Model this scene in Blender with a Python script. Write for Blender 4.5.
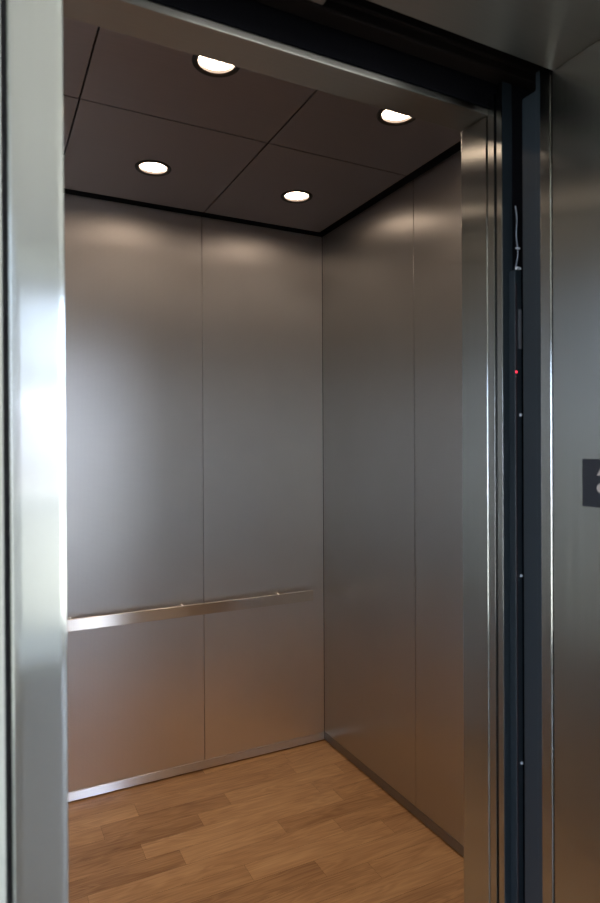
import bpy, bmesh, math, random
from mathutils import Vector, Matrix
random.seed(4)
C = bpy.context.scene.collection
scene = bpy.context.scene
for o in list(bpy.data.objects):
    bpy.data.objects.remove(o)

# ------------------------------------------------------------------ camera
EYE = 1.5
yaw, pit, rol, FPX = 0.4681, -0.0045, -0.005, 624.94
F = Vector((math.sin(yaw)*math.cos(pit), math.cos(yaw)*math.cos(pit), math.sin(pit)))
R0 = Vector((math.cos(yaw), -math.sin(yaw), 0))
U0 = R0.cross(F)
Rv = R0*math.cos(rol) + U0*math.sin(rol)
Uv = -R0*math.sin(rol) + U0*math.cos(rol)
cd = bpy.data.cameras.new('camera')
cam = bpy.data.objects.new('camera', cd); C.objects.link(cam)
M = Matrix((Rv, Uv, -F)).transposed().to_4x4()
M.translation = (0, 0, EYE)
cam.matrix_world = M
cd.sensor_fit = 'VERTICAL'; cd.sensor_height = 36; cd.sensor_width = 24
cd.lens = FPX*36/903
cd.clip_start = 0.02
cd.dof.use_dof = True; cd.dof.focus_distance = 2.7; cd.dof.aperture_fstop = 6.3
scene.camera = cam

# ------------------------------------------------------------------ view
vs = scene.view_settings
vs.view_transform = 'Standard'; vs.look = 'None'; vs.gamma = 1; vs.use_curve_mapping = False
vs.exposure = 0.0

# ------------------------------------------------------------------ world: bright overcast sky over darker ground
w = bpy.data.worlds.new('world'); scene.world = w; w.use_nodes = True
nt = w.node_tree; nt.nodes.clear()
out = nt.nodes.new('ShaderNodeOutputWorld'); bg = nt.nodes.new('ShaderNodeBackground')
tc = nt.nodes.new('ShaderNodeTexCoord'); sp = nt.nodes.new('ShaderNodeSeparateXYZ')
rp = nt.nodes.new('ShaderNodeValToRGB')
mr = nt.nodes.new('ShaderNodeMapRange'); mr.inputs[1].default_value = -1; mr.inputs[2].default_value = 1
nt.links.new(tc.outputs['Generated'], sp.inputs[0]); nt.links.new(sp.outputs[2], mr.inputs[0])
nt.links.new(mr.outputs[0], rp.inputs[0])
e = rp.color_ramp.elements
e[0].position = 0.40; e[0].color = (0.52, 0.53, 0.50, 1)
e[1].position = 0.62; e[1].color = (0.62, 0.76, 1.0, 1)
x = rp.color_ramp.elements.new(0.485); x.color = (0.56, 0.58, 0.60, 1)
x = rp.color_ramp.elements.new(0.51); x.color = (0.77, 0.84, 1.0, 1)
nt.links.new(rp.outputs[0], bg.inputs[0]); bg.inputs[1].default_value = 13.0
nt.links.new(bg.outputs[0], out.inputs[0])

# daylight entering through the window in the lobby's rear wall
WX0, WX1, WZ0, WZ1, WY = -1.6, 4.0, 0.12, 2.70, -3.6
LXA, LXB, LH = -2.6, 4.2, 2.9             # lobby extents and height
VY0, VY1 = -3.0, 0.1                      # window added in the lobby's left wall for more ambient light
pl = bpy.data.lights.new('window_daylight', 'AREA'); pl.shape = 'RECTANGLE'
pl.size = WX1-WX0; pl.size_y = WZ1-WZ0; pl.cycles.is_portal = True
po = bpy.data.objects.new('window_daylight', pl); C.objects.link(po)
po.location = ((WX0+WX1)/2, WY-0.12, (WZ0+WZ1)/2); po.rotation_euler = (math.radians(90), 0, 0)

pl2 = bpy.data.lights.new('added_left_daylight', 'AREA'); pl2.shape = 'RECTANGLE'  # portal of the added left-hand window
pl2.size = VY1-VY0; pl2.size_y = WZ1-WZ0; pl2.cycles.is_portal = True
po2 = bpy.data.objects.new('added_left_daylight', pl2); C.objects.link(po2)
po2.location = (LXA-0.13, (VY0+VY1)/2, (WZ0+WZ1)/2); po2.rotation_euler = (math.radians(90), 0, math.radians(-90))

pl3 = pl2.copy(); po3 = bpy.data.objects.new('added_right_daylight', pl3); C.objects.link(po3)  # portal of the added right-hand window
po3.location = (LXB+0.13, (VY0+VY1)/2+0.2, (WZ0+WZ1)/2); po3.rotation_euler = (math.radians(90), 0, math.radians(90))

LAMP_W = 11.0      # each car downlight
LAMP_COL = (1.0, 0.79, 0.61)

# ------------------------------------------------------------------ materials
def mat(name, col, rough=0.5, metal=0.0, spec=0.5):
    m = bpy.data.materials.new(name); m.use_nodes = True
    b = m.node_tree.nodes['Principled BSDF']
    b.inputs['Base Color'].default_value = (*col, 1)
    b.inputs['Roughness'].default_value = rough
    b.inputs['Metallic'].default_value = metal
    b.inputs['Specular IOR Level'].default_value = spec
    return m

def brushed(name, col, rough, grain, aniso=0.85, streak=0.12, scale=260):
    """brushed steel; the grain runs along the vector `grain`."""
    m = mat(name, col, rough, 1.0); n = m.node_tree.nodes; l = m.node_tree.links
    b = n['Principled BSDF']
    b.inputs['Anisotropic'].default_value = aniso
    g = n.new('ShaderNodeNewGeometry')
    cr = n.new('ShaderNodeVectorMath'); cr.operation = 'CROSS_PRODUCT'
    cr.inputs[1].default_value = grain
    l.new(g.outputs['Normal'], cr.inputs[0])
    nm = n.new('ShaderNodeVectorMath'); nm.operation = 'NORMALIZE'
    l.new(cr.outputs[0], nm.inputs[0]); l.new(nm.outputs[0], b.inputs['Tangent'])
    t = n.new('ShaderNodeTexCoord'); mp = n.new('ShaderNodeMapping')
    mp.inputs['Scale'].default_value = [1.5 if abs(a) > 0.5 else scale for a in grain]
    nz = n.new('ShaderNodeTexNoise'); nz.inputs['Scale'].default_value = 1.0; nz.inputs['Detail'].default_value = 3
    l.new(t.outputs['Object'], mp.inputs[0]); l.new(mp.outputs[0], nz.inputs[0])
    r = n.new('ShaderNodeMapRange'); r.inputs[3].default_value = rough*(1-streak*2); r.inputs[4].default_value = rough*(1+streak*2)
    l.new(nz.outputs[0], r.inputs[0]); l.new(r.outputs[0], b.inputs['Roughness'])
    mx = n.new('ShaderNodeMix'); mx.data_type = 'RGBA'
    mx.inputs[6].default_value = (*[c*(1-streak) for c in col], 1)
    mx.inputs[7].default_value = (*[min(1, c*(1+streak)) for c in col], 1)
    l.new(nz.outputs[0], mx.inputs[0]); l.new(mx.outputs[2], b.inputs['Base Color'])
    return m

def rolled(name, col, rough, aniso=0.3):
    """rolled steel sheet with a very fine diamond texture."""
    m = mat(name, col, rough, 1.0); n = m.node_tree.nodes; l = m.node_tree.links
    b = n['Principled BSDF']
    b.inputs['Anisotropic'].default_value = aniso
    g = n.new('ShaderNodeNewGeometry')
    cr = n.new('ShaderNodeVectorMath'); cr.operation = 'CROSS_PRODUCT'; cr.inputs[1].default_value = (0, 0, 1)
    l.new(g.outputs['Normal'], cr.inputs[0])
    # along-wall coordinate = dot(position, tangent)
    t = n.new('ShaderNodeTexCoord')
    dt = n.new('ShaderNodeVectorMath'); dt.operation = 'DOT_PRODUCT'
    l.new(t.outputs['Object'], dt.inputs[0]); l.new(cr.outputs[0], dt.inputs[1])
    nm = n.new('ShaderNodeVectorMath'); nm.operation = 'NORMALIZE'
    l.new(cr.outputs[0], nm.inputs[0]); l.new(nm.outputs[0], b.inputs['Tangent'])
    s = n.new('ShaderNodeSeparateXYZ'); l.new(t.outputs['Object'], s.inputs[0])
    def math_(op, a, bb):
        k = n.new('ShaderNodeMath'); k.operation = op
        for i, v in enumerate((a, bb)):
            if v is None: continue
            if isinstance(v, (int, float)): k.inputs[i].default_value = v
            else: l.new(v, k.inputs[i])
        return k.outputs[0]
    kf = 2*math.pi/0.0105
    a = math_('SINE', math_('MULTIPLY', math_('ADD', dt.outputs['Value'], s.outputs[2]), kf), None)
    c = math_('SINE', math_('MULTIPLY', math_('SUBTRACT', dt.outputs['Value'], s.outputs[2]), kf), None)
    p = math_('ADD', math_('MULTIPLY', math_('MULTIPLY', a, c), 0.5), 0.5)
    nz = n.new('ShaderNodeTexNoise'); nz.inputs['Scale'].default_value = 2.2; nz.inputs['Detail'].default_value = 4
    l.new(t.outputs['Object'], nz.inputs[0])
    q = math_('ADD', math_('MULTIPLY', p, 0.35), math_('MULTIPLY', nz.outputs[0], 0.65))
    mx = n.new('ShaderNodeMix'); mx.data_type = 'RGBA'
    mx.inputs[6].default_value = (*[k*0.86 for k in col], 1); mx.inputs[7].default_value = (*[min(1, k*1.14) for k in col], 1)
    l.new(q, mx.inputs[0]); l.new(mx.outputs[2], b.inputs['Base Color'])
    return m

STEEL_V = brushed('steel_vertical_grain', (0.49, 0.51, 0.49), 0.21, (0, 0, 1), 1.0, 0.06)
STEEL_FRAME = brushed('steel_frame', (0.56, 0.575, 0.555), 0.18, (0, 0, 1), 1.0, 0.04, 180)
STEEL_H = brushed('steel_horizontal_grain', (0.29, 0.275, 0.25), 0.30, (1, 0, 0), 1.0, 0.06)
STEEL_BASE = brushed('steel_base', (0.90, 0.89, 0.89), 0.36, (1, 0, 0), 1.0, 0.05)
STEEL_BASE_SHADED = brushed('steel_base_shaded', (0.27, 0.27, 0.27), 0.3, (0, 1, 0), 0.8, 0.05)  # darker copy of the base steel, side wall's shade put into its colour
STEEL_RAIL = brushed('steel_rail', (0.80, 0.76, 0.71), 0.32, (1, 0, 0), 1.0, 0.06, 300)
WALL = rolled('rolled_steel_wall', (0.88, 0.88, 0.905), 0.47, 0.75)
WALL_SHADED = rolled('rolled_steel_wall_shaded', (0.50, 0.50, 0.49), 0.38, 0.7)  # same sheet as the back wall, shade of the side walls put into its colour
CEIL = brushed('ceiling_panel', (0.34, 0.305, 0.31), 0.45, (1, 0, 0), 0.4, 0.10, 120)
BLACK = mat('black_void', (0.004, 0.004, 0.006), 0.8, 0.0, 0.1)
GAP = mat('dark_reveal', (0.010, 0.010, 0.013), 0.6)
SLATE = mat('slate_painted_steel', (0.017, 0.025, 0.032), 0.4, 0.0, 0.4)
DARKM = mat('dark_machinery', (0.012, 0.009, 0.008), 0.7, 0.0, 0.15)
RING = mat('downlight_trim', (0.016, 0.013, 0.012), 0.4)
PLATE = mat('plate_black', (0.016, 0.018, 0.024), 0.45)
GLYPH = mat('plate_characters', (0.30, 0.27, 0.25), 0.5)
CHROME = mat('zinc', (0.75, 0.80, 0.88), 0.35, 0.3)
CABLE = mat('cable_grey', (0.20, 0.23, 0.28), 0.4)
LABEL = mat('grey_sticker', (0.11, 0.12, 0.135), 0.5)
PAINT = mat('lobby_paint', (0.78, 0.79, 0.76), 0.7)
LCEIL = mat('lobby_ceiling', (0.72, 0.71, 0.68), 0.8)
LFLOOR = mat('lobby_floor', (0.17, 0.135, 0.105), 0.45)
WHITE = mat('window_frame_white', (0.7, 0.72, 0.72), 0.5)

def emis(name, col, s):
    m = bpy.data.materials.new(name); m.use_nodes = True
    n = m.node_tree.nodes; n.clear()
    o = n.new('ShaderNodeOutputMaterial'); e = n.new('ShaderNodeEmission')
    e.inputs[0].default_value = (*col, 1); e.inputs[1].default_value = s
    m.node_tree.links.new(e.outputs[0], o.inputs[0]); return m
LENS = emis('lamp_lens', (1.0, 0.74, 0.54), 20.0)
LED = emis('red_led', (1.0, 0.03, 0.06), 3.0)

glass = bpy.data.materials.new('window_glass'); glass.use_nodes = True
n = glass.node_tree.nodes; n.clear()
o_ = n.new('ShaderNodeOutputMaterial'); mx_ = n.new('ShaderNodeMixShader'); tr_ = n.new('ShaderNodeBsdfTransparent')
gl_ = n.new('ShaderNodeBsdfGlossy'); gl_.inputs['Roughness'].default_value = 0.02
fr_ = n.new('ShaderNodeFresnel'); fr_.inputs[0].default_value = 1.45
L = glass.node_tree.links
L.new(fr_.outputs[0], mx_.inputs[0]); L.new(tr_.outputs[0], mx_.inputs[1]); L.new(gl_.outputs[0], mx_.inputs[2]); L.new(mx_.outputs[0], o_.inputs[0])

# oak: grain per plank from face attributes
oak = bpy.data.materials.new('oak_planks'); oak.use_nodes = True
n = oak.node_tree.nodes; L = oak.node_tree.links; b = n['Principled BSDF']
def N(t): return n.new(t)
t = N('ShaderNodeTexCoord'); at = N('ShaderNodeAttribute'); at.attribute_name = 'tone'
sh = N('ShaderNodeAttribute'); sh.attribute_name = 'shift'
cx = N('ShaderNodeCombineXYZ')
mul = N('ShaderNodeMath'); mul.operation = 'MULTIPLY'; mul.inputs[1].default_value = 37.0
L.new(sh.outputs['Fac'], mul.inputs[0])
for i in range(3): L.new(mul.outputs[0], cx.inputs[i])
add = N('ShaderNodeVectorMath'); add.operation = 'ADD'
L.new(t.outputs['Object'], add.inputs[0]); L.new(cx.outputs[0], add.inputs[1])
mp1 = N('ShaderNodeMapping'); mp1.inputs['Scale'].default_value = (1.3, 10, 1)
L.new(add.outputs[0], mp1.inputs[0])
nz1 = N('ShaderNodeTexNoise'); nz1.inputs['Scale'].default_value = 1.6; nz1.inputs['Detail'].default_value = 2; nz1.inputs['Distortion'].default_value = 0.5
L.new(mp1.outputs[0], nz1.inputs[0])
m10 = N('ShaderNodeMath'); m10.operation = 'MULTIPLY'; m10.inputs[1].default_value = 62
L.new(nz1.outputs[0], m10.inputs[0])
sn = N('ShaderNodeMath'); sn.operation = 'SINE'; L.new(m10.outputs[0], sn.inputs[0])
mp2 = N('ShaderNodeMapping'); mp2.inputs['Scale'].default_value = (7, 190, 1)
L.new(add.outputs[0], mp2.inputs[0])
nz2 = N('ShaderNodeTexNoise'); nz2.inputs['Scale'].default_value = 1.0; nz2.inputs['Detail'].default_value = 4
L.new(mp2.outputs[0], nz2.inputs[0])
nz3 = N('ShaderNodeTexNoise'); nz3.inputs['Scale'].default_value = 3.2; nz3.inputs['Detail'].default_value = 2
mp3 = N('ShaderNodeMapping'); mp3.inputs['Scale'].default_value = (1, 3.5, 1)
L.new(add.outputs[0], mp3.inputs[0]); L.new(mp3.outputs[0], nz3.inputs[0])
# value = tone + .06*sin + .35*(fine-.5) + .4*(blotch-.5)
def MA(op, a, c):
    k = N('ShaderNodeMath'); k.operation = op
    for i, v in enumerate((a, c)):
        if isinstance(v, (int, float)): k.inputs[i].default_value = v
        else: L.new(v, k.inputs[i])
    return k.outputs[0]
v = MA('ADD', at.outputs['Fac'], MA('MULTIPLY', sn.outputs[0], 0.085))
v = MA('ADD', v, MA('MULTIPLY', MA('SUBTRACT', nz2.outputs[0], 0.5), 0.65))
v = MA('ADD', v, MA('MULTIPLY', MA('SUBTRACT', nz3.outputs[0], 0.5), 0.55))
cr = N('ShaderNodeValToRGB'); L.new(v, cr.inputs[0])
el = cr.color_ramp.elements
el[0].position = 0.0; el[0].color = (0.25, 0.112, 0.043, 1)
el[1].position = 1.0; el[1].color = (0.74, 0.44, 0.21, 1)
k = el.new(0.5); k.color = (0.52, 0.28, 0.122, 1)
L.new(cr.outputs[0], b.inputs['Base Color'])
b.inputs['Roughness'].default_value = 0.36
b.inputs['Specular IOR Level'].default_value = 0.4

# ------------------------------------------------------------------ mesh helpers
def box(bm, x0, x1, y0, y1, z0, z1, bev=0.0, seg=3):
    vs_ = [bm.verts.new((x, y, z)) for z in (z0, z1) for y in (y0, y1) for x in (x0, x1)]
    fs = [(0, 2, 3, 1), (4, 5, 7, 6), (0, 1, 5, 4), (2, 6, 7, 3), (0, 4, 6, 2), (1, 3, 7, 5)]
    faces = [bm.faces.new([vs_[i] for i in f]) for f in fs]
    if bev > 0:
        edges = list({e for f in faces for e in f.edges})
        r = bmesh.ops.bevel(bm, geom=edges, offset=bev, segments=seg, affect='EDGES', profile=0.5)
        for f in r['faces']: f.smooth = True
    return bm
def nb(): return bmesh.new()
def obj(name, bm, m, parent=None, smooth=False):
    me = bpy.data.meshes.new(name)
    bmesh.ops.recalc_face_normals(bm, faces=bm.faces)
    if smooth:
        for f in bm.faces: f.smooth = True
    bm.to_mesh(me); bm.free(); me.materials.append(m)
    if smooth: me.set_sharp_from_angle(angle=math.radians(40))
    o = bpy.data.objects.new(name, me); C.objects.link(o)
    if parent is not None: o.parent = parent
    return o
def struct(name, bm, m, parent=None, **k):
    o = obj(name, bm, m, parent, **k)
    if parent is None: o['kind'] = 'structure'
    return o
def empty(name, loc=(0, 0, 0)):
    o = bpy.data.objects.new(name, None); C.objects.link(o); o.location = loc; o.empty_display_size = 0.05
    return o
def sgroup(name):
    o = empty(name); o['kind'] = 'structure'; return o
def tag(o, label, cat, group=None):
    o['label'] = label; o['category'] = cat
    if group: o['group'] = group
    return o
def lathe(bm, prof, seg=48, center=(0, 0, 0), axis='Z'):
    rings = []
    for r, z in prof:
        ring = []
        for i in range(seg):
            a = 2*math.pi*i/seg
            p = (r*math.cos(a), r*math.sin(a), z)
            if axis == 'Y': p = (p[0], p[2], p[1])
            if axis == 'X': p = (p[2], p[0], p[1])
            ring.append(bm.verts.new(Vector(p)+Vector(center)))
        rings.append(ring)
    for a, c in zip(rings, rings[1:]):
        for i in range(seg):
            bm.faces.new((a[i], a[(i+1) % seg], c[(i+1) % seg], c[i]))
    return rings
def cap(bm, ring): bm.faces.new(ring)
def tube(bm, pts, r, seg=10):
    pts = [Vector(p) for p in pts]; rings = []
    for i, p in enumerate(pts):
        d = (pts[min(i+1, len(pts)-1)]-pts[max(i-1, 0)]).normalized()
        u = d.orthogonal().normalized() if i == 0 else (u - d*u.dot(d)).normalized()
        v = d.cross(u)
        rings.append([bm.verts.new(p+(u*math.cos(a)+v*math.sin(a))*r) for a in [2*math.pi*k/seg for k in range(seg)]])
    for a, c in zip(rings, rings[1:]):
        for i in range(seg): bm.faces.new((a[i], a[(i+1) % seg], c[(i+1) % seg], c[i]))
    cap(bm, rings[0]); cap(bm, rings[-1])

# ------------------------------------------------------------------ dimensions (metres)
YB, XR, H = 2.807, 1.552, 2.5914            # car back wall, car right wall, car ceiling
PW = 0.64                                    # wall panel width
S1 = XR-PW; S0 = S1-PW; XL = S0-PW           # seams and car left wall
SC = 2.045                                   # side seam
XJ, Y1, Y2, HD = 0.8515, 0.8958, 0.9685, 2.1297   # car entrance
XJL = 0.0607
YH, YF = 0.7437, 0.55                        # lobby frame: back edge, front face
G = 0.0014
ZB = 0.046

# ------------------------------------------------------------------ car floor
planks = []
rows = [(YB+0.02-0.0, 2.770), (2.770, 2.674), (2.674, 2.578), (2.578, 2.483), (2.483, 2.387), (2.387, 2.291), (2.291, 2.196), (2.196, 2.100),
        (2.100, 2.004), (2.004, 1.909), (1.909, 1.813)]
joints = [[0.9], [0.10, 1.30], [-0.2, 0.557, 1.28], [0.405, 0.922, 1.48], [0.0, 0.772, 1.30], [0.520, 1.360], [0.08, 0.642, 1.046],
          [0.30, 1.25], [-0.1, 0.827, 1.42], [0.4, 1.063], [0.60, 1.230]]
tones = {(2, 0): .50, (2, 1): .62, (3, 1): .36, (3, 2): .60, (4, 1): .34, (4, 2): .60, (5, 1): .64, (5, 0): .40, (6, 1): .30, (6, 2): .66, (6, 3): .36,
         (9, 1): .30, (9, 2): .52, (1, 1): .48, (1, 0): .42, (7, 1): .55, (8, 1): .45, (8, 2): .6, (10, 1): .42, (10, 2): .55, (5, 2): .42}
y = 1.813; rr = 0
while y > 0.86:
    rows.append((y, max(y-0.0955, 0.86))); y -= 0.0955
    joints.append(sorted(random.uniform(XL, XR) for _ in range(2)))
bm = nb()
ft = bm.faces.layers.float.new('tone'); fsft = bm.faces.layers.float.new('shift')
g = 0.0003
for r, (ya, yb) in enumerate(rows):
    xs = [XL-0.02]+joints[r]+[XR+0.02]
    for k in range(len(xs)-1):
        q = [bm.verts.new(p) for p in ((xs[k]+g, yb+g, 0), (xs[k+1]-g, yb+g, 0), (xs[k+1]-g, ya-g, 0), (xs[k]+g, ya-g, 0))]
        f = bm.faces.new(q); f[ft] = tones.get((r, k), random.uniform(.36, .62)); f[fsft] = random.random()
floor = struct('floor', bm, oak)
bm = nb(); box(bm, XL-0.05, XR+0.05, 0.862, YB+0.06, -0.05, -0.0015)
obj('subfloor', bm, DARKM, floor)
bm = nb(); box(bm, XJL-0.1, 1.7, 0.845, 0.8615, -0.03, 0.0); box(bm, XJL-0.1, 1.7, 0.826, 0.838, -0.03, 0.0)
struct('trim_1', bm, STEEL_H)                 # car sill
bm = nb(); box(bm, XJL-0.1, 1.7, 0.745, 0.757, -0.03, 0.0); box(bm, XJL-0.1, 1.7, 0.768, 0.790, -0.03, 0.0)
struct('trim_2', bm, STEEL_H)                 # lobby sill

# ------------------------------------------------------------------ car walls
ZT = H-0.008
wb = sgroup('wall_back')
bm = nb(); box(bm, XL-0.05, XR+0.05, YB+0.014, YB+0.05, 0, H+0.17)
obj('backing', bm, GAP, wb)
for a, c in ((XL, S0), (S0, S1), (S1, XR)):
    bm = nb(); box(bm, a+G, c-G, YB, YB+0.013, ZB, ZT, 0.0008, 2)
    obj('wall_panel', bm, WALL, wb)
wr = sgroup('wall_right')
bm = nb(); box(bm, XR+0.014, XR+0.05, Y1, YB+0.013, 0, H+0.17)
obj('backing', bm, GAP, wr)
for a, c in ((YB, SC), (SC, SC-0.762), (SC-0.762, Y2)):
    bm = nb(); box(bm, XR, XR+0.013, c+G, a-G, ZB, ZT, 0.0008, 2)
    obj('wall_panel', bm, WALL_SHADED, wr)
wl = sgroup('wall_left')
bm = nb(); box(bm, XL-0.05, XL-0.014, Y1, YB+0.013, 0, H+0.17)
obj('backing', bm, GAP, wl)
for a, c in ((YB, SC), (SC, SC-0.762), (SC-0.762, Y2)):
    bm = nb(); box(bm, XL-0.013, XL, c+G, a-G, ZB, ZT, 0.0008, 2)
    obj('wall_panel', bm, WALL_SHADED, wl)

# base strips, standing on a thin black shadow gap
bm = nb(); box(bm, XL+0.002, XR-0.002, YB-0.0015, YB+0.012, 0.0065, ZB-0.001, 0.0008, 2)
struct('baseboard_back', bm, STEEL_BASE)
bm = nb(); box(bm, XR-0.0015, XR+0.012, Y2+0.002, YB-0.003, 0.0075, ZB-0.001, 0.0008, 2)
struct('baseboard_right', bm, STEEL_BASE_SHADED)
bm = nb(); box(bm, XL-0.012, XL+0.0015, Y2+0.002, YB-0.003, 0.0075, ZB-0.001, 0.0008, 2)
struct('baseboard_left', bm, STEEL_BASE_SHADED)

# ------------------------------------------------------------------ car front: columns and header
wf = sgroup('wall_front')
bm = nb(); box(bm, XJ, XR+0.05, Y1, Y2, 0, HD-0.0005, 0.0030, 4)
obj('entrance_column', bm, STEEL_V, wf)
bm = nb(); box(bm, XL-0.05, XJL, Y1, Y2, 0, HD-0.0005, 0.0030, 4)
obj('entrance_column', bm, STEEL_V, wf)
bm = nb(); box(bm, XL-0.05, XR+0.05, Y1, Y2, HD, HD+0.012, 0.0020, 3)
box(bm, XL-0.05, XR+0.05, Y1+0.006, Y2, HD+0.012, H+0.17)
obj('header', bm, STEEL_H, wf)

# ------------------------------------------------------------------ car ceiling: suspended panels in front of a dark void
ce = sgroup('ceiling')
gx = 0.0315
xs = [XL+gx, S0, S1, XR-gx]; ys = [YB-gx, SC, SC-0.762, Y2+gx]
LX = [(xs[0]+xs[1])/2, 0.593, 1.215]; LY = [2.423, 1.682]
for i in range(3):
    for j in range(3):
        bm = nb(); a, c, d, e_ = xs[i]+0.0026, xs[i+1]-0.0026, ys[j+1]+0.0026, ys[j]-0.0026
        # a slab with a round hole where a lamp sits
        if j < 2:
            cxp, cyp, rad = LX[i], LY[j], 0.060
            per = []
            seg = 48
            inner_b, inner_t, outer_b, outer_t = [], [], [], []
            for k in range(seg):
                an = 2*math.pi*k/seg + math.pi/4
                dx, dy = math.cos(an), math.sin(an)
                tx = ((c-cxp) if dx > 0 else (a-cxp))/dx if abs(dx) > 1e-9 else 1e9
                ty = ((e_-cyp) if dy > 0 else (d-cyp))/dy if abs(dy) > 1e-9 else 1e9
                tt = min(tx, ty)
                ox, oy = cxp+dx*tt, cyp+dy*tt
                inner_b.append(bm.verts.new((cxp+rad*dx, cyp+rad*dy, H))); inner_t.append(bm.verts.new((cxp+rad*dx, cyp+rad*dy, H+0.018)))
                outer_b.append(bm.verts.new((ox, oy, H))); outer_t.append(bm.verts.new((ox, oy, H+0.018)))
            for k in range(seg):
                k2 = (k+1) % seg
                bm.faces.new((inner_b[k], inner_b[k2], outer_b[k2], outer_b[k]))
                bm.faces.new((inner_t[k], outer_t[k], outer_t[k2], inner_t[k2]))
                bm.faces.new((inner_b[k], inner_t[k], inner_t[k2], inner_b[k2]))
                bm.faces.new((outer_b[k], outer_b[k2], outer_t[k2], outer_t[k]))
            # corners
            for (qx, qy) in ((c, e_), (a, e_), (a, d), (c, d)):
                # nearest two outer vertices on either side of the corner
                best = None
                for k in range(seg):
                    k2 = (k+1) % seg
                    p, q = outer_b[k].co, outer_b[k2].co
                    if abs(p.x-q.x) > 1e-6 and abs(p.y-q.y) > 1e-6:
                        m_ = Vector((qx, qy))
                        dd = (Vector(p[:2])-m_).length+(Vector(q[:2])-m_).length
                        if best is None or dd < best[0]: best = (dd, k, k2)
                if best and best[0] < 0.5:
                    kb = bm.verts.new((qx, qy, H)); kt = bm.verts.new((qx, qy, H+0.018))
                    p, q = best[1], best[2]
                    bm.faces.new((outer_b[p], outer_b[q], kb)); bm.faces.new((outer_t[p], kt, outer_t[q]))
                    bm.faces.new((outer_b[p], kb, kt, outer_t[p])); bm.faces.new((kb, outer_b[q], outer_t[q], kt))
        else:
            box(bm, a, c, d, e_, H, H+0.018)
        obj('ceiling_panel', bm, CEIL, ce)
bm = nb(); box(bm, XL-0.05, XR+0.05, Y1, YB+0.05, H+0.171, H+0.2)
obj('car_roof', bm, BLACK, ce)

# ------------------------------------------------------------------ recessed downlights
def make_light(x, y, label):
    t = empty('recessed_downlight', (x, y, H))
    tag(t, label, 'ceiling light', 'recessed downlights in the car ceiling')
    bm = nb()
    lathe(bm, [(0.0520, 0.0), (0.0550, -0.0030), (0.0610, -0.0042), (0.0675, -0.0030), (0.0695, 0.0), (0.0595, 0.0002), (0.0595, 0.045), (0.0525, 0.045), (0.0520, 0.0)])
    obj('trim_ring', bm, RING, t, smooth=True)
    bm = nb()
    rg = lathe(bm, [(0.0522, 0.0085), (0.045, 0.0075), (0.03, 0.0066), (0.015, 0.006), (0.003, 0.0058)])
    cap(bm, rg[-1])
    obj('lens', bm, LENS, t, smooth=True)
    return t
def dup(root, loc, label):
    r = root.copy(); C.objects.link(r); r.location = loc; r['label'] = label
    for ch in list(root.children):
        c_ = ch.copy(); C.objects.link(c_); c_.parent = r
    return r
names = {(1, 0): 'round lit downlight with dark ring, back row left, wholly visible at upper left',
         (2, 0): 'round lit downlight with dark ring, back row right, nearest the far ceiling corner',
         (1, 1): 'round lit downlight half hidden by the header, front row left, largest in view',
         (2, 1): 'round lit downlight half hidden by the header, front row right, nearest the right wall',
         (0, 0): 'round lit downlight with dark ring, back row, beside the left car wall',
         (0, 1): 'round lit downlight with dark ring, front row, beside the left car wall'}
first = None
for (i, j), lab in names.items():
    loc = (LX[i], LY[j], H)
    if first is None: first = make_light(loc[0], loc[1], lab)
    else: dup(first, loc, lab)
    ld = bpy.data.lights.new('downlight_beam', 'SPOT')
    ld.energy = LAMP_W; ld.color = LAMP_COL; ld.shadow_soft_size = 0.045; ld.spot_size = math.radians(128); ld.spot_blend = 1.0
    lo = bpy.data.objects.new('downlight_beam', ld); C.objects.link(lo); lo.location = (loc[0], loc[1], H-0.001)

# ------------------------------------------------------------------ handrail
hr = empty('handrail', (0.9, YB, 0.770))
tag(hr, 'flat brushed steel handrail bar running along the back wall of the car', 'handrail')
def rel(bm, o):
    bmesh.ops.translate(bm, verts=bm.verts, vec=-Vector(o.location)); return bm
bm = nb(); box(bm, XL+0.09, 1.460, YB-0.060, YB-0.0505, 0.744, 0.794, 0.0015, 3)
obj('rail', rel(bm, hr), STEEL_RAIL, hr)
for xx in (-0.160, 0.322, 0.805, 1.289):
    bm = nb()
    rg = lathe(bm, [(0.0060, -0.0505), (0.0060, -0.003), (0.0100, -0.003), (0.0100, -0.0002)], 24, (xx, YB, 0.7825), 'Y')
    cap(bm, rg[0]); cap(bm, rg[-1])
    br = obj('bracket', rel(bm, hr), STEEL_RAIL, hr, smooth=True)
bm = None

# ------------------------------------------------------------------ hoistway between lobby and car
sh_ = sgroup('wall_hoistway')
bm = nb()
box(bm, -1.0, XJL-0.001, YH+0.0005, YH+0.002, -0.3, 3.0)
box(bm, XJ+0.003, 2.2, YH+0.0005, YH+0.002, -0.3, 3.0)
box(bm, XJL-0.001, XJ+0.003, YH+0.0005, YH+0.002, HD+0.004, 3.0)
box(bm, -1.0, 2.2, YH+0.002, Y1, 3.0, 3.02)
box(bm, -1.0, 2.2, YH+0.002, Y1, -0.32, -0.3)
box(bm, -1.02, -1.0, YH, Y1, -0.3, 3.0)
box(bm, 2.2, 2.22, YH, Y1, -0.3, 3.0)
box(bm, XR+0.052, 2.2, Y1, Y1+0.02, -0.3, 3.0); box(bm, -1.0, XL-0.052, Y1, Y1+0.02, -0.3, 3.0)
box(bm, XL-0.05, XR+0.05, Y1-0.0022, Y1-0.0005, HD+0.0125, 3.0)
box(bm, XL-0.05, XR+0.05, Y1, Y1+0.02, H+0.2, 3.0)
box(bm, XL-0.05, XR+0.05, Y1, Y1+0.02, -0.3, -0.05)
obj('hoistway_lining', bm, BLACK, sh_)

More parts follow.
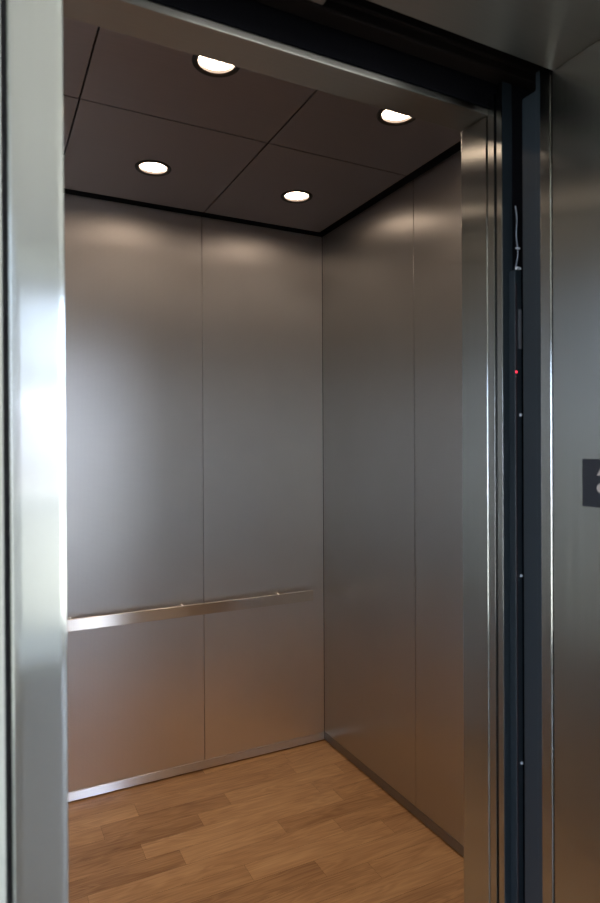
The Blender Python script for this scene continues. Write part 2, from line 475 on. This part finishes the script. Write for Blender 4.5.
op = empty('door_operator', (0.5, 0.80, 2.2))
tag(op, 'black door operator beam in the dark gap above the car header', 'door operator')
bm = nb(); box(bm, -0.6, 1.9, 0.852, 0.888, HD+0.055, HD+0.30, 0.004)
obj('beam', rel(bm, op), DARKM, op)
bm = nb(); box(bm, -0.6, 1.9, 0.842, 0.851, HD+0.070, HD+0.095, 0.002)
obj('track', rel(bm, op), DARKM, op)
bm = nb(); box(bm, -0.6, 1.9, 0.760, 0.780, HD+0.075, HD+0.26, 0.004)
obj('hanger_rail', rel(bm, op), DARKM, op)

bm = nb(); box(bm, 0.424, 0.452, 0.788, 0.812, HD+0.026, HD+0.13, 0.002)
obj('hanger_plate', rel(bm, op), STEEL_H, op)

# two-panel car door slid open to the right
cdr = sgroup('door_1')
bm = nb(); box(bm, 0.8525, 0.8700, 0.8782, 0.8942, 0.006, HD+0.030, 0.0004); obj('fast_panel_edge', bm, STEEL_V, cdr)
bm = nb(); box(bm, 0.8702, 1.66, 0.8782, 0.8942, 0.006, HD+0.030, 0.0012); obj('fast_panel', bm, BLACK, cdr)
bm = nb(); box(bm, 0.8540, 0.8552, 0.8600, 0.8732, 0.006, HD+0.045, 0.0004); obj('slow_panel_edge', bm, STEEL_V, cdr)
bm = nb(); box(bm, 0.8553, 0.8795, 0.8600, 0.8732, 0.006, HD+0.045, 0.0008); obj('edge_channel', bm, SLATE, cdr)
bm = nb(); box(bm, 0.8797, 1.66, 0.8600, 0.8732, 0.006, HD+0.045, 0.0008); obj('slow_panel', bm, BLACK, cdr)
# landing door slid open to the right
hd = sgroup('door_2')
bm = nb(); box(bm, 0.8545, 1.66, 0.7490, 0.7735, 0.006, HD+0.025, 0.0032, 4)
obj('door_panel', bm, STEEL_V, hd)
bm = nb(); box(bm, 0.8580, 0.8600, 0.7745, 0.7840, 0.006, HD+0.020, 0.0006)
box(bm, 0.8590, 0.8610, 0.7840, 0.8155, 0.006, HD-0.010, 0.0006)
obj('sight_guard', bm, SLATE, hd)

# light curtain on the edge of the car door
lc = empty('light_curtain', (0.8805, 0.855, 0.0))
tag(lc, 'slim dark light curtain strip with a red lamp in the open door gap', 'door sensor')
bm = nb(); box(bm, 0.8690, 0.8850, 0.8435, 0.8590, 0.03, 1.826, 0.0012)
obj('housing', rel(bm, lc), SLATE, lc)
bm = nb(); box(bm, 0.8700, 0.8728, 0.8427, 0.8435, 0.05, 1.80)
obj('sensor_strip', rel(bm, lc), mat('sensor_strip', (0.04, 0.030, 0.035), 0.25), lc)
bm = nb(); rg = lathe(bm, [(0.0016, -0.0012), (0.0022, 0.0)], 16, (0.8706, 0.8427, 1.6385), 'Y'); cap(bm, rg[0]); cap(bm, rg[1])
obj('indicator_led', rel(bm, lc), LED, lc); 
bm = nb(); box(bm, 0.8768, 0.8840, 0.8429, 0.8435, 1.682, 1.754)
obj('sticker', rel(bm, lc), LABEL, lc)
for z in (1.560, 1.264, 0.918):
    bm = nb(); rg = lathe(bm, [(0.0005, -0.0024), (0.0022, -0.0020), (0.0028, -0.0004), (0.0028, 0.0)], 16, (0.8815, 0.8435, z), 'Y'); cap(bm, rg[0]); cap(bm, rg[-1])
    obj('screw', rel(bm, lc), CHROME, lc, smooth=True)

# cable and clamp above the curtain
cb = empty('door_cable', (0.884, 0.855, 1.83))
tag(cb, 'thin grey cable looping above the light curtain, held by a metal clip', 'cable')
bm = nb()
pts = []
for i in range(40):
    tt = i/39
    pts.append((0.8790+0.0035*math.sin(tt*9.5)+0.001, 0.850+0.003*math.cos(tt*7), 1.832+0.115*tt))
tube(bm, pts, 0.0013)
obj('cable', rel(bm, cb), CABLE, cb, smooth=True)
bm = nb(); box(bm, 0.8735, 0.8830, 0.8420, 0.8480, 1.8270, 1.8315, 0.0006)
obj('clip', rel(bm, cb), CHROME, cb)
bm = nb(); box(bm, 0.8765, 0.8850, 0.8460, 0.8500, 1.8660, 1.8690, 0.0006)
obj('clip', rel(bm, cb), CHROME, cb)

# ------------------------------------------------------------------ lobby entrance frame
trm = sgroup('trim_3')
bm = nb()
prof = [(0.0185, YF+0.006), (0.0190, YF+0.0030), (0.0205, YF+0.0011), (0.0240, YF+0.0002), (0.0265, YF), (0.0560, YF), (0.0576, YF+0.0004), (0.0590, YF+0.0010),
        (0.0601, YF+0.0016), (0.0607, YF+0.0026), (0.0608, YF+0.0050), (0.0608, YH), (0.0185, YH)]
lo_ = [bm.verts.new((a, c, 0)) for a, c in prof]; hi_ = [bm.verts.new((a, c, HD)) for a, c in prof]
for i in range(len(prof)):
    k = (i+1) % len(prof); f = bm.faces.new((lo_[i], lo_[k], hi_[k], hi_[i]))
bm.faces.new(lo_); bm.faces.new(hi_)
obj('frame_post', bm, STEEL_FRAME, trm)
bm = nb(); box(bm, XJ, XJ+0.0422, YF, YH, 0, HD, 0.0015, 4)
obj('frame_post', bm, STEEL_V, trm)
bm = nb(); box(bm, 0.0185, XJ+0.0422, YF, YH, HD+0.0005, HD+0.0422, 0.0015, 4)
obj('frame_head', bm, STEEL_H, trm)
WALLF = 0.5585
bm = nb()
box(bm, 0.0138, 0.0184, WALLF+0.006, YH-0.01, 0, HD+0.045)
box(bm, XJ+0.0423, XJ+0.0457, WALLF+0.006, YH-0.01, 0, HD+0.045)
box(bm, 0.0138, XJ+0.0457, WALLF+0.006, YH-0.01, HD+0.0423, HD+0.0457)
obj('shadow_gap', bm, GAP, trm)

# ------------------------------------------------------------------ lobby room
STEEL_CLAD = mat('lobby_wall_paint', (0.44, 0.44, 0.38), 0.5)
bm = nb()
box(bm, LXA, 0.0137, WALLF, YH, 0, LH); box(bm, XJ+0.0458, LXB, WALLF, YH, 0, LH)
box(bm, 0.0137, XJ+0.0458, WALLF, YH, HD+0.0458, LH)
struct('wall_lobby_front', bm, STEEL_CLAD)
bm = nb(); box(bm, LXA, LXB, WY-0.3, YH-0.0005, -0.05, -0.001)
struct('floor_lobby', bm, LFLOOR)
bm = nb(); box(bm, LXA, LXB, WY-0.3, YH, LH+0.001, LH+0.06)
struct('ceiling_lobby', bm, LCEIL)
bm = nb()
box(bm, LXA-0.1, LXA-0.001, WY-0.3, VY0, 0, LH); box(bm, LXA-0.1, LXA-0.001, VY1, YH, 0, LH)
box(bm, LXA-0.1, LXA-0.001, VY0, VY1, 0, WZ0); box(bm, LXA-0.1, LXA-0.001, VY0, VY1, WZ1, LH)
struct('wall_lobby_left', bm, PAINT)
bm = nb()
box(bm, LXB+0.001, LXB+0.1, WY-0.3, VY0+.2, 0, LH); box(bm, LXB+0.001, LXB+0.1, VY1+.2, YH, 0, LH)
box(bm, LXB+0.001, LXB+0.1, VY0+.2, VY1+.2, 0, WZ0); box(bm, LXB+0.001, LXB+0.1, VY0+.2, VY1+.2, WZ1, LH)
struct('wall_lobby_right', bm, PAINT)
bm = nb()
box(bm, LXA, WX0, WY-0.2, WY, 0, LH); box(bm, WX1, LXB, WY-0.2, WY, 0, LH)
box(bm, WX0, WX1, WY-0.2, WY, 0, WZ0); box(bm, WX0, WX1, WY-0.2, WY, WZ1, LH)
struct('wall_lobby_rear', bm, PAINT)
win = sgroup('window_1')
bm = nb()
fw = 0.05
for xx in [WX0+fw/2+k*(WX1-WX0-fw)/4 for k in range(5)]:
    box(bm, xx-fw/2, xx+fw/2, WY-0.12, WY-0.06, WZ0, WZ1)
for zz in (WZ0, 1.05, 2.02, WZ1-fw):
    box(bm, WX0, WX1, WY-0.119, WY-0.061, zz, zz+fw)
obj('window_frame', bm, WHITE, win)
bm = nb(); box(bm, WX0, WX1, WY-0.093, WY-0.087, WZ0, WZ1)
obj('window_glass', bm, glass, win)

def dimmer_mat(name, col, T):  # translucent material for the added sheets that dim the rear window
    m = bpy.data.materials.new(name); m.use_nodes = True
    n = m.node_tree.nodes; n.clear(); L = m.node_tree.links
    o = n.new('ShaderNodeOutputMaterial'); x = n.new('ShaderNodeMixShader')
    d = n.new('ShaderNodeBsdfDiffuse'); t = n.new('ShaderNodeBsdfTranslucent')
    d.inputs[0].default_value = (*col, 1); t.inputs[0].default_value = (*col, 1); x.inputs[0].default_value = T
    L.new(d.outputs[0], x.inputs[1]); L.new(t.outputs[0], x.inputs[2]); L.new(x.outputs[0], o.inputs[0]); return m
bm = nb(); box(bm, WX0+0.06, 1.08, WY-0.045, WY-0.0435, 1.85, WZ1-0.01)
tube(bm, [(WX0+0.06, WY-0.035, WZ1-0.02), (1.08, WY-0.035, WZ1-0.02)], 0.018)
obj('dimming_sheet_top', bm, dimmer_mat('dimmer_top', (0.50, 0.485, 0.465), 0.075), win)  # unseen sheet added to dim the upper window mirrored in the left jamb
bm = nb(); box(bm, WX0+0.06, 1.08, WY-0.030, WY-0.0290, 1.22, 1.84)
obj('dimming_sheet_mid', bm, dimmer_mat('dimmer_mid', (0.58, 0.545, 0.585), 0.085), win)  # unseen lighter sheet, added so the jamb's reflection peaks at mid height
bm = nb(); box(bm, WX0+0.06, 1.08, WY-0.0855, WY-0.0840, WZ0+0.01, 1.21)
obj('dimming_sheet_low', bm, dimmer_mat('dimming_sheet_low', (0.48, 0.495, 0.47), 0.072), win)  # unseen sheet added to dim the window's lower part in the jamb

win = sgroup('window_added_left')  # unseen opening added to raise the lobby's ambient light
bm = nb()
for yy in [VY0+fw/2+k*(VY1-VY0-fw)/3 for k in range(4)]:
    box(bm, LXA-0.08, LXA-0.03, yy-fw/2, yy+fw/2, WZ0, WZ1)
for zz in (WZ0, 1.05, 2.02, WZ1-fw):
    box(bm, LXA-0.079, LXA-0.031, VY0, VY1, zz, zz+fw)
obj('window_frame', bm, WHITE, win)
bm = nb(); box(bm, LXA-0.058, LXA-0.052, VY0, VY1, WZ0, WZ1)
obj('window_glass', bm, glass, win)

win = sgroup('window_added_right')  # unseen opening added to brighten the lobby and the left jamb's edge
bm = nb()
for yy in [VY0+fw/2+k*(VY1-VY0-fw)/3 for k in range(4)]:
    box(bm, LXB+0.03, LXB+0.08, yy-fw/2+.2, yy+fw/2+.2, WZ0, WZ1)
for zz in (WZ0, 1.05, 2.02, WZ1-fw):
    box(bm, LXB+0.031, LXB+0.079, VY0+.2, VY1+.2, zz, zz+fw)
obj('window_frame', bm, WHITE, win)
bm = nb(); box(bm, LXB+0.052, LXB+0.058, VY0+.2, VY1+.2, WZ0, WZ1)
obj('window_glass', bm, glass, win)

# ------------------------------------------------------------------ black floor plate on the right reveal
pt = empty('floor_plate', (XJ, 0.63, 1.444))
tag(pt, 'small black plate with raised pale characters on the right steel door frame', 'sign')
bm = nb(); box(bm, XJ-0.0022, XJ-0.0001, 0.575, 0.6852, 1.4062, 1.4815, 0.0007)
obj('plate', rel(bm, pt), PLATE, pt)
def glyph(poly):
    bm = nb()
    a = [bm.verts.new((XJ-0.0022, y_, z_)) for y_, z_ in poly]
    c_ = [bm.verts.new((XJ-0.0031, y_, z_)) for y_, z_ in poly]
    bm.faces.new(a); bm.faces.new(c_)
    for i in range(len(poly)):
        k = (i+1) % len(poly); bm.faces.new((a[i], a[k], c_[k], c_[i]))
    return obj('raised_character', rel(bm, pt), GLYPH, pt)
YG = 0.6575
glyph([(YG, 1.4560), (YG-0.010, 1.4735), (YG-0.020, 1.4560)])
glyph([(YG-0.010+0.0105*math.cos(a), 1.4365+0.0085*math.sin(a)) for a in [2*math.pi*k/24 for k in range(24)]])
